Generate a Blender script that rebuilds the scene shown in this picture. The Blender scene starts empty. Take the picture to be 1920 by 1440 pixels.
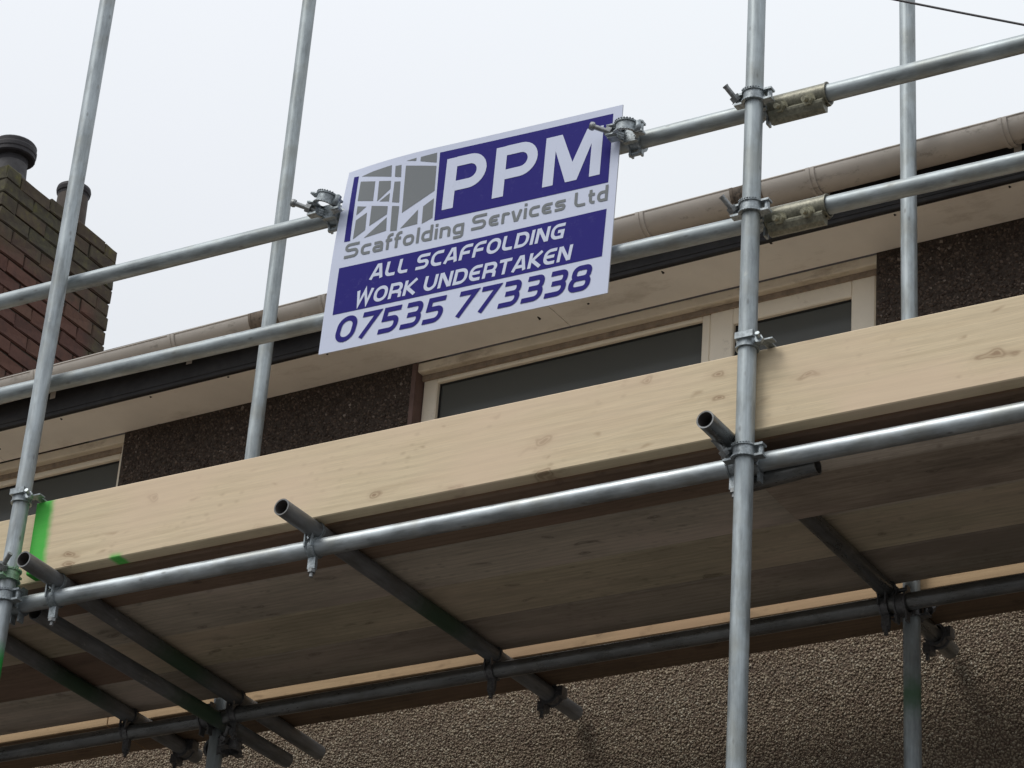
import bpy, math, random
import numpy as np
from mathutils import Vector, Matrix
random.seed(7); rng = np.random.default_rng(7)
scene = bpy.context.scene
C = scene.collection
R = math.radians

# ---------------------------------------------------------------- camera
cam = bpy.data.cameras.new('camera'); camo = bpy.data.objects.new('camera', cam); C.objects.link(camo)
cam.sensor_fit = 'HORIZONTAL'; cam.sensor_width = 36.0; cam.lens = 106.369
cam.clip_start = 0.1; cam.clip_end = 2000
cr, cu, cf = Vector((.86456, .498, .06725)), Vector((.18606, -.44153, .87774)), Vector((-.46681, .74635, .47439))
M = Matrix((cr, cu, -cf)).transposed().to_4x4(); camo.matrix_world = M
scene.camera = camo
GROUND = -1.6                                   # the camera is held 1.6 m above the pavement

# ---------------------------------------------------------------- sky, sun, exposure
SUN_EL, SUN_AZ = R(52), R(212)                  # azimuth clockwise from +Y (behind the camera, to its left)
w = bpy.data.worlds.new('World'); scene.world = w; w.use_nodes = True
nt = w.node_tree; nt.nodes.clear()
out = nt.nodes.new('ShaderNodeOutputWorld'); bg = nt.nodes.new('ShaderNodeBackground')
sky = nt.nodes.new('ShaderNodeTexSky'); sky.sky_type = 'NISHITA'; sky.sun_disc = False
sky.sun_elevation = SUN_EL; sky.sun_rotation = SUN_AZ; sky.air_density = 1.0; sky.dust_density = 3.0
sc_ = nt.nodes.new('ShaderNodeVectorMath'); sc_.operation = 'SCALE'; sc_.inputs['Scale'].default_value = 0.08
nt.links.new(sky.outputs[0], sc_.inputs[0])
tc = nt.nodes.new('ShaderNodeTexCoord'); sep = nt.nodes.new('ShaderNodeSeparateXYZ')
nt.links.new(tc.outputs['Generated'], sep.inputs[0])
ramp = nt.nodes.new('ShaderNodeMapRange'); ramp.inputs['From Min'].default_value = 0.0; ramp.inputs['From Max'].default_value = 1.0
ramp.inputs['To Min'].default_value = 0.48; ramp.inputs['To Max'].default_value = 1.44   # overcast sky: zenith three times the horizon
nt.links.new(sep.outputs['Z'], ramp.inputs['Value'])
cn = nt.nodes.new('ShaderNodeTexNoise'); cn.inputs['Scale'].default_value = 3.0; cn.inputs['Detail'].default_value = 4
nt.links.new(tc.outputs['Generated'], cn.inputs['Vector'])
cr_ = nt.nodes.new('ShaderNodeValToRGB')
cr_.color_ramp.elements[0].position = .3; cr_.color_ramp.elements[0].color = (.855, .895, .925, 1)
cr_.color_ramp.elements[1].position = .7; cr_.color_ramp.elements[1].color = (.875, .90, .955, 1)
nt.links.new(cn.outputs['Fac'], cr_.inputs[0])
cs = nt.nodes.new('ShaderNodeVectorMath'); cs.operation = 'SCALE'
nt.links.new(cr_.outputs[0], cs.inputs[0]); nt.links.new(ramp.outputs[0], cs.inputs['Scale'])
mix = nt.nodes.new('ShaderNodeMix'); mix.data_type = 'RGBA'; mix.inputs[0].default_value = .95
nt.links.new(sc_.outputs[0], mix.inputs[6]); nt.links.new(cs.outputs[0], mix.inputs[7])
nt.links.new(mix.outputs[2], bg.inputs[0]); bg.inputs[1].default_value = 1.03
nt.links.new(bg.outputs[0], out.inputs[0])
sl = bpy.data.lights.new('sun', 'SUN'); so = bpy.data.objects.new('sun', sl); C.objects.link(so)
sl.energy = 1.5; sl.angle = R(24); sl.color = (1, .97, .92)
sd = Vector((math.sin(SUN_AZ)*math.cos(SUN_EL), math.cos(SUN_AZ)*math.cos(SUN_EL), math.sin(SUN_EL)))
so.rotation_euler = sd.to_track_quat('Z', 'Y').to_euler(); so.location = sd*30
vs = scene.view_settings
cy = scene.cycles; cy.max_bounces = 6; cy.diffuse_bounces = 4; cy.glossy_bounces = 3; cy.transmission_bounces = 2; cy.use_denoising = True
vs.view_transform = 'Standard'; vs.look = 'None'; vs.gamma = 1; vs.exposure = 0.0; vs.use_curve_mapping = False

# ---------------------------------------------------------------- materials
def new_mat(name):
    m = bpy.data.materials.new(name); m.use_nodes = True
    n = m.node_tree; b = n.nodes['Principled BSDF']
    return m, n, b
def coords(n, scale=(1, 1, 1), kind='Object', loc=(0, 0, 0), rnd=0.0):
    t = n.nodes.new('ShaderNodeTexCoord'); mp = n.nodes.new('ShaderNodeMapping')
    mp.inputs['Scale'].default_value = scale; mp.inputs['Location'].default_value = loc
    src = t.outputs[kind]
    if rnd:
        oi = n.nodes.new('ShaderNodeObjectInfo'); ad = n.nodes.new('ShaderNodeVectorMath'); ad.operation = 'MULTIPLY_ADD'
        cb = n.nodes.new('ShaderNodeCombineXYZ')
        for i in range(3): n.links.new(oi.outputs['Random'], cb.inputs[i])
        n.links.new(cb.outputs[0], ad.inputs[0]); ad.inputs[1].default_value = (rnd, rnd*.7, rnd*1.3)
        n.links.new(src, ad.inputs[2]); src = ad.outputs[0]
    n.links.new(src, mp.inputs['Vector'])
    return mp.outputs[0]
def noise(n, vec, scale, detail=4, rough=.6, dist=0.0):
    k = n.nodes.new('ShaderNodeTexNoise'); k.inputs['Scale'].default_value = scale
    k.inputs['Detail'].default_value = detail; k.inputs['Roughness'].default_value = rough
    k.inputs['Distortion'].default_value = dist
    n.links.new(vec, k.inputs['Vector']); return k.outputs['Fac']
def rampc(n, fac, stops):
    r = n.nodes.new('ShaderNodeValToRGB'); e = r.color_ramp.elements
    while len(e) < len(stops): e.new(.5)
    for el, (p, c) in zip(e, stops): el.position = p; el.color = (*c, 1) if len(c) == 3 else c
    n.links.new(fac, r.inputs[0]); return r.outputs[0]
def g(v): return (v, v, v)
def mixc(n, fac, a, b, mode='MIX'):
    k = n.nodes.new('ShaderNodeMix'); k.data_type = 'RGBA'; k.blend_type = mode
    for s, v in ((0, fac), (6, a), (7, b)):
        if hasattr(v, 'node'): n.links.new(v, k.inputs[s])
        else: k.inputs[s].default_value = v if s == 0 else (*v, 1)
    return k.outputs[2]
def math_(n, op, a, b=None, c=None, clamp=False):
    k = n.nodes.new('ShaderNodeMath'); k.operation = op; k.use_clamp = clamp
    for i, v in enumerate((a, b, c)):
        if v is None: continue
        if hasattr(v, 'node'): n.links.new(v, k.inputs[i])
        else: k.inputs[i].default_value = v
    return k.outputs[0]
def bump(n, b, h, strength=.3, dist=.002):
    k = n.nodes.new('ShaderNodeBump'); k.inputs['Strength'].default_value = strength; k.inputs['Distance'].default_value = dist
    n.links.new(h, k.inputs['Height']); n.links.new(k.outputs[0], b.inputs['Normal'])
def col(n, b, c):
    if hasattr(c, 'node'): n.links.new(c, b.inputs['Base Color'])
    else: b.inputs['Base Color'].default_value = (*c, 1)
def rough(n, b, r):
    if hasattr(r, 'node'): n.links.new(r, b.inputs['Roughness'])
    else: b.inputs['Roughness'].default_value = r
def orand(n):
    return n.nodes.new('ShaderNodeObjectInfo').outputs['Random']
def boxmask(n, axis, lo, hi, soft, kind='Object'):
    t = n.nodes.new('ShaderNodeTexCoord'); s = n.nodes.new('ShaderNodeSeparateXYZ'); n.links.new(t.outputs[kind], s.inputs[0])
    nz = noise(n, t.outputs[kind], 40, 3); d = math_(n, 'MULTIPLY_ADD', nz, soft, -soft*.5)
    v = math_(n, 'ADD', s.outputs[axis], d)
    a = n.nodes.new('ShaderNodeMapRange'); a.interpolation_type = 'SMOOTHSTEP'
    n.links.new(v, a.inputs[0]); a.inputs[1].default_value = lo-soft; a.inputs[2].default_value = lo+soft
    c = n.nodes.new('ShaderNodeMapRange'); c.interpolation_type = 'SMOOTHSTEP'
    n.links.new(v, c.inputs[0]); c.inputs[1].default_value = hi-soft; c.inputs[2].default_value = hi+soft
    return math_(n, 'SUBTRACT', a.outputs[0], c.outputs[0], clamp=True)

def galv(name, green=None, tint=(.345, .385, .40), metallic=.45, rg=.45, gcol=(.03, .34, .06)):
    m, n, b = new_mat(name)
    v = coords(n, (1, 1, .25), rnd=17)
    a = noise(n, v, 45, 6, .7); bl = noise(n, coords(n, (1, 1, 1), rnd=9), 9, 3)
    st = noise(n, coords(n, (1, 1, .03), rnd=5), 160, 3, .6)
    c1 = rampc(n, a, [(.38, tuple(x*.5 for x in tint)), (.5, tint), (.62, tuple(min(1, x*1.4) for x in tint))])
    md = noise(n, coords(n, (1, 1, .3), rnd=21), 16, 4, .65)
    c1 = mixc(n, .55, c1, rampc(n, md, [(.40, tuple(x*.55 for x in tint)), (.60, tuple(min(1, x*1.4) for x in tint))]))
    c2 = mixc(n, .30, c1, rampc(n, st, [(.3, tuple(x*.55 for x in tint)), (.7, tuple(x*1.35 for x in tint))]), 'MIX')
    c3 = mixc(n, math_(n, 'MULTIPLY', rampc(n, bl, [(.50, g(0)), (.66, g(1))]), .45), c2, tuple(x*f_ for x, f_ in zip(tint, (.72, .66, .56))))
    # little dark scuffs and cement specks
    vo = n.nodes.new('ShaderNodeTexVoronoi'); vo.inputs['Scale'].default_value = 28; n.links.new(coords(n, (1, 1, .4), rnd=13), vo.inputs['Vector'])
    sp = rampc(n, vo.outputs['Distance'], [(.05, g(1)), (.13, g(0))])
    c4 = mixc(n, math_(n, 'MULTIPLY', sp, .55), c3, (.13, .13, .125))
    c4 = mixc(n, math_(n, 'MULTIPLY', rampc(n, noise(n, coords(n, (1, 1, .5), rnd=29), 30, 5, .75), [(.63, g(0)), (.70, g(1))]), .45), c4, (.50, .50, .47))
    if green:
        mk = boxmask(n, 2, green[0], green[1], green[2])
        c4 = mixc(n, mk, c4, gcol)
        n.links.new(math_(n, 'MULTIPLY_ADD', mk, -metallic, metallic), b.inputs['Metallic'])
    else: b.inputs['Metallic'].default_value = metallic
    col(n, b, c4); rough(n, b, rampc(n, a, [(.3, g(rg-.08)), (.7, g(rg+.16))])); bump(n, b, a, .12, .001)
    return m
def steel_casting(name, c=(.36, .40, .42), metallic=.5):
    m, n, b = new_mat(name); a = noise(n, coords(n, rnd=3), 120, 4, .7); d = noise(n, coords(n, rnd=8), 35, 3)
    c1 = rampc(n, a, [(.3, tuple(x*.55 for x in c)), (.55, c), (.75, tuple(min(1, x*1.35) for x in c))])
    col(n, b, mixc(n, rampc(n, d, [(.5, g(0)), (.75, g(.6))]), c1, tuple(x*.35 for x in c)))
    b.inputs['Metallic'].default_value = metallic; rough(n, b, .42); bump(n, b, a, .4, .001); return m
def wood(name, light, dark, knot=(.20, .10, .05), grain=1.0, green=None, plane='z', dirt=.25):
    m, n, b = new_mat(name)
    v = coords(n, (.35, 9, 9), rnd=31)
    ng = noise(n, v, 9, 5, .62, .25); fine = noise(n, coords(n, (.6, 40, 40), rnd=11), 14, 4, .7)
    c1 = rampc(n, ng, [(.30, dark), (.50, light), (.70, tuple(x*.9 for x in light))])
    c1 = mixc(n, .36*grain, c1, rampc(n, fine, [(.3, tuple(x*.55 for x in dark)), (.7, tuple(min(1, x*1.15) for x in light))]))
    wv = n.nodes.new('ShaderNodeTexWave'); wv.bands_direction = 'Z' if plane == 'z' else 'Y'; wv.inputs['Scale'].default_value = 10 if plane == 'z' else 15
    wv.inputs['Distortion'].default_value = 11 if plane == 'z' else 6; wv.inputs['Detail'].default_value = 3; wv.inputs['Detail Scale'].default_value = .8
    n.links.new(coords(n, (.13, 1, 1), rnd=31), wv.inputs['Vector'])
    c1 = mixc(n, math_(n, 'MULTIPLY', rampc(n, wv.outputs['Fac'], [(.55, g(0)), (.95, g(1))]), .24 if plane == 'z' else .33), c1, tuple(x*.74 for x in dark))
    # knots: ringed spots drawn out a little along the grain
    vo = n.nodes.new('ShaderNodeTexVoronoi'); vo.inputs['Scale'].default_value = 7.0; vo.inputs['Randomness'].default_value = 1
    wob = n.nodes.new('ShaderNodeTexNoise'); wob.inputs['Scale'].default_value = 9; n.links.new(coords(n, rnd=31), wob.inputs['Vector'])
    ad = n.nodes.new('ShaderNodeVectorMath'); ad.operation = 'MULTIPLY_ADD'; ad.inputs[1].default_value = (.10, .10, .10)
    n.links.new(wob.outputs['Color'], ad.inputs[0]); n.links.new(coords(n, (.55, 0, 1.35) if plane == 'z' else (.55, 1.35, 0), rnd=31), ad.inputs[2])
    sx_ = n.nodes.new('ShaderNodeSeparateXYZ'); cx2 = n.nodes.new('ShaderNodeCombineXYZ'); n.links.new(ad.outputs[0], sx_.inputs[0])
    n.links.new(sx_.outputs[0], cx2.inputs[0]); n.links.new(sx_.outputs[2 if plane == 'z' else 1], cx2.inputs[1])
    vo.voronoi_dimensions = '2D'; n.links.new(cx2.outputs[0], vo.inputs['Vector'])
    ksz = noise(n, coords(n, (1, 1, 1), rnd=3), 2.3, 2)
    kd = math_(n, 'DIVIDE', vo.outputs['Distance'], math_(n, 'MULTIPLY_ADD', ksz, 1.1, .35))
    kp = n.nodes.new('ShaderNodeSeparateColor'); n.links.new(vo.outputs['Color'], kp.inputs[0])
    km = rampc(n, kd, [(.03, g(.8)), (.055, g(.3)), (.08, g(.7)), (.12, g(.14)), (.24, g(0))])
    km = math_(n, 'MULTIPLY', km, rampc(n, kp.outputs[0], [(.45, g(0)), (.68, g(.8))]))
    c2 = mixc(n, km, c1, knot)
    vk = n.nodes.new('ShaderNodeTexVoronoi'); vk.inputs['Scale'].default_value = 13; vk.voronoi_dimensions = '2D'; n.links.new(cx2.outputs[0], vk.inputs['Vector'])
    kq = n.nodes.new('ShaderNodeSeparateColor'); n.links.new(vk.outputs['Color'], kq.inputs[0])
    kk = math_(n, 'MULTIPLY', rampc(n, vk.outputs['Distance'], [(.04, g(.6)), (.08, g(.3)), (.15, g(0))]), rampc(n, kq.outputs[1], [(.60, g(0)), (.78, g(1))]))
    c2 = mixc(n, kk, c2, tuple(a_*.45+b_*.55 for a_, b_ in zip(dark, knot)))
    # clusters of small specks, and pinkish heartwood patches
    v2 = n.nodes.new('ShaderNodeTexVoronoi'); v2.inputs['Scale'].default_value = 38; n.links.new(coords(n, (.7, 1.2, 1.2), rnd=19), v2.inputs['Vector'])
    cl = rampc(n, noise(n, coords(n, rnd=53), 4.5, 2), [(.50, g(0)), (.60, g(1))])
    c2 = mixc(n, math_(n, 'MULTIPLY', math_(n, 'MULTIPLY', rampc(n, v2.outputs['Distance'], [(.10, g(1)), (.34, g(0))]), cl), .45 if plane == 'z' else .6), c2, tuple(x*.55+k_*.3 for x, k_ in zip(dark, knot)))
    c2 = mixc(n, math_(n, 'MULTIPLY', rampc(n, noise(n, coords(n, (.5, 1, 1), rnd=67), 2.4, 3), [(.46, g(0)), (.60, g(1))]), .6), c2, (light[0]*.98, light[1]*.915, light[2]*.97))
    stn = noise(n, coords(n, (.28, 1.3, 1.3), rnd=41), 3.4, 6, .75); s0 = .5 if plane == 'z' else .44
    c3 = mixc(n, math_(n, 'MULTIPLY', rampc(n, stn, [(s0, g(0)), (s0+.20, g(1))]), dirt), c2, tuple(x*.45 for x in dark))
    tone = math_(n, 'MULTIPLY_ADD', orand(n), .08 if plane == 'z' else .40, 1.02 if plane == 'z' else .90)
    tn = n.nodes.new('ShaderNodeVectorMath'); tn.operation = 'SCALE'; n.links.new(c3, tn.inputs[0]); n.links.new(tone, tn.inputs['Scale'])
    c3 = tn.outputs[0]
    if green:
        for lo, hi, soft, extra in green:
            mk = boxmask(n, 0, lo, hi, soft)
            if extra: mk = math_(n, 'MULTIPLY', mk, boxmask(n, 2, extra[0], extra[1], .012))
            c3 = mixc(n, math_(n, 'MULTIPLY', mk, math_(n, 'MULTIPLY_ADD', fine, .35, .74), clamp=True), c3, (.04, .52, .055))
    col(n, b, c3); rough(n, b, .72); bump(n, b, math_(n, 'ADD', ng, math_(n, 'MULTIPLY', fine, .5)), .25, .0012)
    b.inputs['Specular IOR Level'].default_value = .25
    return m
def plain(name, c, rg=.6, var=.12, sc=12, spec=.4, dirt=None, bmp=.1):
    m, n, b = new_mat(name); a = noise(n, coords(n), sc, 5, .65)
    c1 = rampc(n, a, [(.3, tuple(x*(1-var) for x in c)), (.7, tuple(min(1, x*(1+var)) for x in c))])
    if dirt:
        d = noise(n, coords(n, dirt[2]), dirt[1], 6, .75)
        c1 = mixc(n, rampc(n, d, [(dirt[3], g(0)), (dirt[3]+.14, g(dirt[4]))]), c1, dirt[0])
    col(n, b, c1); rough(n, b, rg); b.inputs['Specular IOR Level'].default_value = spec
    if bmp: bump(n, b, noise(n, coords(n), sc*6, 3), bmp, .001)
    return m

MAT = {}
MAT['galv'] = galv('galvanised_tube')
MAT['galv_bright'] = galv('galvanised_tube_new', tint=(.45, .49, .51), metallic=.7, rg=.43)
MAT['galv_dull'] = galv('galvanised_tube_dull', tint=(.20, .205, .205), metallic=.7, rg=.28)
MAT['galv_green_transom'] = galv('galvanised_tube_green_mid', green=(.64, .90, .10), tint=(.19, .195, .20), metallic=.3, rg=.48, gcol=(.045, .085, .05))
MAT['galv_green_s4'] = galv('galvanised_tube_green_back', green=(-GROUND+3.15, -GROUND+3.23, .05), gcol=(.075, .155, .085))
MAT['galv_green_s1'] = galv('galvanised_tube_green_front', green=(-GROUND+3.10, -GROUND+3.27, .04), tint=(.37, .41, .43))
MAT['cast'] = steel_casting('coupler_steel')
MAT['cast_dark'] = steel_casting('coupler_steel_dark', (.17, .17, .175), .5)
MAT['khaki'] = steel_casting('passivated_steel', (.245, .238, .18), .3)
MAT['khaki_bolt'] = steel_casting('passivated_bolt', (.36, .345, .25), .3)
MAT['cast_green'] = steel_casting('coupler_steel_sprayed', (.30, .46, .32), .25)
MAT['toe'] = wood('new_spruce', (.71, .585, .40), (.62, .495, .325), green=[(-.02, .060, .016, None), (.295, .335, .010, (-.02, .010))], dirt=.10)
MAT['deck_grey'] = wood('grey_deck', (.57, .495, .40), (.43, .375, .30), knot=(.07, .05, .04), dirt=.55, plane='y', grain=1.5)
MAT['deck_dim'] = wood('brown_deck', (.50, .425, .335), (.38, .32, .25), knot=(.06, .045, .035), dirt=.6, plane='y', grain=1.5)
MAT['deck'] = wood('spruce_deck', (.62, .53, .38), (.48, .41, .29), knot=(.07, .05, .035), dirt=.5, plane='y', grain=1.5)
MAT['deck_brown'] = wood('brown_plank', (.45, .37, .29), (.33, .265, .205), knot=(.04, .03, .024), dirt=.75, plane='y', grain=1.5)
MAT['deck_red'] = wood('redwood_deck', (.30, .215, .155), (.22, .155, .11), knot=(.06, .035, .025), dirt=.5, plane='y')
MAT['inner'] = wood('inner_board', (.50, .35, .20), (.40, .27, .15), knot=(.10, .06, .03), dirt=.35, plane='z')
MAT['inner_shade'] = wood('shaded_underside', (.20, .135, .085), (.14, .095, .06), knot=(.05, .03, .02), dirt=.6, plane='y')  # shade beneath the inner boards, painted as darker wood on their bottom face
MAT['fascia'] = plain('black_fascia', (.022, .021, .022), .55, .3, 20, .3, ((.045, .04, .035), 5, (1, 1, 3), .55, .6))
MAT['soffit'] = plain('cream_soffit', (.81, .77, .71), .65, .06, 4, .3, ((.35, .29, .22), 2.5, (1, 2, 1), .55, .35))
MAT['frame'] = plain('cream_frame', (.83, .76, .63), .45, .05, 6, .4, ((.33, .27, .20), 14, (1, 1, 1), .60, .5))
MAT['trim'] = plain('cream_trim', (.66, .59, .475), .65, .08, 8, .3, ((.28, .21, .15), 9, (.4, 1, 1), .52, .6))
MAT['gap'] = plain('brown_joint', (.27, .21, .155), .8, .3, 30)
MAT['gasket'] = plain('black_gasket', (.012, .012, .013), .5, .1)
MAT['reveal'] = plain('red_brown_reveal', (.13, .082, .07), .8, .25, 15)
MAT['gutter'] = plain('beige_gutter', (.48, .44, .395), .55, .10, 5, .35, ((.10, .085, .065), 7, (1, 2.2, 2.2), .56, .8))
MAT['gutter_joint'] = plain('dirty_gutter_joint', (.19, .15, .115), .6, .4, 25, .4, ((.03, .026, .02), 30, (1, 1, 1), .5, .9))
MAT['roof'] = plain('brown_roof_tile', (.10, .07, .055), .8, .3, 6)
MAT['render'] = plain('render_backing', (.15, .115, .088), .95, .4, 60, .1)
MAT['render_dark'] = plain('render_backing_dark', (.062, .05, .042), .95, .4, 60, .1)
MAT['pot'] = plain('chimney_pot_clay', (.085, .082, .085), .7, .35, 14, .3, ((.16, .155, .16), 9, (1, 1, 1), .55, .5))
MAT['pot_rim'] = plain('sooty_pot_rim', (.035, .033, .037), .65, .3, 20, .3)
MAT['pot_rust'] = plain('brown_pot_clay', (.075, .06, .05), .7, .35, 16, .3, ((.20, .16, .11), 20, (2, 2, .3), .58, .7))
MAT['mortar'] = plain('dark_mortar', (.075, .068, .056), .95, .4, 40, .1, ((.20, .18, .14), 22, (1, 1, 1), .60, .7), .5)
MAT['cable'] = plain('black_cable', (.05, .045, .05), .5, .1)
MAT['nail'] = plain('rusty_nail', (.03, .024, .02), .7, .1)
MAT['bolt'] = steel_casting('zinc_bolt', (.33, .34, .34), .6)
MAT['hole'] = plain('tube_bore', (.10, .09, .085), .8, .3, 30)

# glass: dark pane with a clear reflection
m, n, b = new_mat('window_glass'); col(n, b, (.092, .097, .092)); rough(n, b, .14); b.inputs['Specular IOR Level'].default_value = .2
bump(n, b, noise(n, coords(n), 3, 2), .02, .002); MAT['glass'] = m
# pebble dash: colour by pebble
def pebble(name, stops):
    m, n, b = new_mat(name); at = n.nodes.new('ShaderNodeAttribute'); at.attribute_name = 'tone'
    big = noise(n, coords(n, (1, 1, 1.3)), 3.5, 4, .6)
    v = math_(n, 'ADD', math_(n, 'MULTIPLY', at.outputs['Fac'], .8), math_(n, 'MULTIPLY_ADD', big, .5, -.15))
    col(n, b, rampc(n, v, stops)); rough(n, b, .75); b.inputs['Specular IOR Level'].default_value = .3; return m
MAT['pebble'] = pebble('pebble_dash', [(.0, (.15, .105, .08)), (.25, (.24, .18, .13)), (.5, (.31, .25, .18)), (.75, (.37, .31, .225)), (.97, (.52, .47, .38))])
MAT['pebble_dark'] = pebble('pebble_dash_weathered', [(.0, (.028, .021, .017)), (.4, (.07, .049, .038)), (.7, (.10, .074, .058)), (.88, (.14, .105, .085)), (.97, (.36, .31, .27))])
# brick: red below, sooty and mossy toward the top course
m, n, b = new_mat('weathered_brick')
a = noise(n, coords(n, rnd=23), 45, 5, .7); r0 = orand(n)
red = rampc(n, r0, [(.0, (.115, .055, .045)), (.35, (.155, .07, .052)), (.65, (.19, .09, .062)), (1.0, (.175, .095, .062))])
red = mixc(n, .35, red, rampc(n, a, [(.3, (.05, .03, .027)), (.7, (.22, .115, .085))]))
red = mixc(n, rampc(n, noise(n, coords(n, rnd=5), 9, 3), [(.5, g(0)), (.7, g(.6))]), red, (.075, .045, .04))
gt = n.nodes.new('ShaderNodeNewGeometry'); sp_ = n.nodes.new('ShaderNodeSeparateXYZ'); n.links.new(gt.outputs['Position'], sp_.inputs[0])
ln = noise(n, gt.outputs['Position'], 4.0, 4, .6)
hgt = math_(n, 'ADD', math_(n, 'MULTIPLY_ADD', ln, .5, -.25), sp_.outputs['Z'])
mr = n.nodes.new('ShaderNodeMapRange'); n.links.new(hgt, mr.inputs[0]); mr.inputs[1].default_value = 6.80; mr.inputs[2].default_value = 7.02
er = n.nodes.new('ShaderNodeMapRange'); n.links.new(math_(n, 'ADD', math_(n, 'MULTIPLY_ADD', ln, .2, -.1), sp_.outputs['Y']), er.inputs[0]); er.inputs[1].default_value = 9.40; er.inputs[2].default_value = 9.50
mrx = math_(n, 'MAXIMUM', mr.outputs[0], er.outputs[0])
moss = noise(n, coords(n, rnd=77), 16, 4, .7)
grn = rampc(n, moss, [(.32, (.06, .055, .048)), (.55, (.095, .09, .062)), (.74, (.15, .145, .055))])
red = mixc(n, .30, red, (.095, .075, .068))
mk = math_(n, 'MULTIPLY', mrx, math_(n, 'MULTIPLY_ADD', math_(n, 'FRACT', math_(n, 'MULTIPLY', r0, 7.3)), .35, .68), clamp=True)
col(n, b, mixc(n, mk, red, grn)); rough(n, b, .9); bump(n, b, a, .6, .003); b.inputs['Specular IOR Level'].default_value = .15
MAT['brick'] = m
# sign
def signmat(name, c, scratch):
    m, n, b = new_mat(name); a = noise(n, coords(n), 55, 6, .75, .5); bl = noise(n, coords(n), 6, 3)
    k = math_(n, 'MULTIPLY', rampc(n, a, [(.56, g(0)), (.75, g(1))]), rampc(n, bl, [(.42, g(0)), (.66, g(1))]))
    col(n, b, mixc(n, math_(n, 'MULTIPLY', k, scratch[1]), c, scratch[0])); rough(n, b, .5); b.inputs['Specular IOR Level'].default_value = .06
    return m
MAT['sign_white'] = signmat('sign_white', (.63, .675, .82), ((.40, .41, .45), .5))
MAT['sign_blue'] = signmat('sign_blue', (.021, .017, .185), ((.13, .13, .30), .55))
MAT['sign_grey'] = signmat('sign_grey', (.20, .215, .225), ((.32, .33, .34), .5))
MAT['sign_edge'] = plain('sign_core', (.55, .57, .62), .5, .05)
# ground
m, n, b = new_mat('paving'); a = noise(n, coords(n), 14, 6, .7)
col(n, b, rampc(n, a, [(.3, (.062, .06, .057)), (.7, (.095, .09, .085))])); rough(n, b, .9); MAT['ground'] = m

# ---------------------------------------------------------------- mesh builder
class MB:
    def __init__(s): s.v = []; s.f = []; s.sm = []; s.mi = []
    def add(s, vs, fs, smooth=False, mi=0):
        o = len(s.v); s.v += [tuple(v) for v in vs]
        for f in fs: s.f.append(tuple(i+o for i in f)); s.sm.append(smooth); s.mi.append(mi)
    def box(s, lo, hi, mi=0, mat=None):
        x0, y0, z0 = lo; x1, y1, z1 = hi
        vs = [Vector(q) for q in ((x0,y0,z0),(x1,y0,z0),(x1,y1,z0),(x0,y1,z0),(x0,y0,z1),(x1,y0,z1),(x1,y1,z1),(x0,y1,z1))]
        if mat: vs = [mat @ q for q in vs]
        s.add(vs, [(0,3,2,1),(4,5,6,7),(0,1,5,4),(1,2,6,5),(2,3,7,6),(3,0,4,7)], False, mi)
    def bbox(s, lo, hi, c=.002, mi=0, mat=None):
        """box with chamfered long edges (x axis)"""
        x0, y0, z0 = lo; x1, y1, z1 = hi
        pr = [(y0+c,z0),(y1-c,z0),(y1,z0+c),(y1,z1-c),(y1-c,z1),(y0+c,z1),(y0,z1-c),(y0,z0+c)]
        vs = [Vector((x, y, z)) for x in (x0, x1) for y, z in pr]
        if mat: vs = [mat @ q for q in vs]
        fs = [(i, 8+i, 8+(i+1) % 8, (i+1) % 8) for i in range(8)] + [tuple(range(8)), tuple(range(15, 7, -1))]
        s.add(vs, fs, False, mi)
    def lathe(s, prof, p0, axis, n=24, a0=0, a1=2*math.pi, smooth=True, mi=0, ref=None):
        """prof: list of (r, h) closed or open polyline; each segment gets its own verts (sharp)"""
        axis = Vector(axis).normalized(); p0 = Vector(p0)
        e = Vector(ref) if ref else (Vector((1, 0, 0)) if abs(axis.x) < .9 else Vector((0, 0, 1)))
        e = (e-axis*e.dot(axis)).normalized(); f = axis.cross(e)
        full = abs(a1-a0-2*math.pi) < 1e-6; k = n if full else n+1
        for (r0, h0), (r1, h1) in zip(prof[:-1], prof[1:]):
            vs = []
            for i in range(k):
                a = a0+(a1-a0)*i/n; d = e*math.cos(a)+f*math.sin(a)
                vs += [p0+d*r0+axis*h0, p0+d*r1+axis*h1]
            fs = []
            for i in range(n):
                j = (i+1) % k; fs.append((2*i, 2*j, 2*j+1, 2*i+1))
            s.add(vs, fs, smooth, mi)
    def cyl(s, a, b, r, n=12, mi=0, r2=None):
        a, b = Vector(a), Vector(b); L = (b-a).length; r2 = r if r2 is None else r2
        s.lathe([(0, 0), (r, 0), (r2, L), (0, L)], a, b-a, n, mi=mi)
    def hexnut(s, c, axis, r, h, mi=0):
        s.lathe([(0, 0), (r, 0), (r, h), (0, h)], c, axis, 6, smooth=False, mi=mi)
    def mesh(s, name, mats):
        me = bpy.data.meshes.new(name); me.from_pydata(s.v, [], s.f)
        me.polygons.foreach_set('use_smooth', s.sm); me.polygons.foreach_set('material_index', s.mi)
        for m_ in (mats if isinstance(mats, (list, tuple)) else [mats]): me.materials.append(MAT[m_])
        me.update(); return me
    def build(s, name, mats, parent=None, loc=(0, 0, 0), rot=None):
        return place(s.mesh(name, mats), name, parent, loc, rot)
def place(me, name, parent=None, loc=(0, 0, 0), rot=None):
    o = bpy.data.objects.new(name, me); C.objects.link(o); o.location = loc
    if rot is not None: o.rotation_euler = rot
    if parent: o.parent = parent
    return o
def thing(name, label, cat, loc=(0, 0, 0), rz=0):
    o = bpy.data.objects.new(name, None); C.objects.link(o); o.location = loc; o.rotation_euler = (0, 0, rz)
    o.empty_display_size = .2; o['label'] = label; o['category'] = cat; return o

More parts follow.
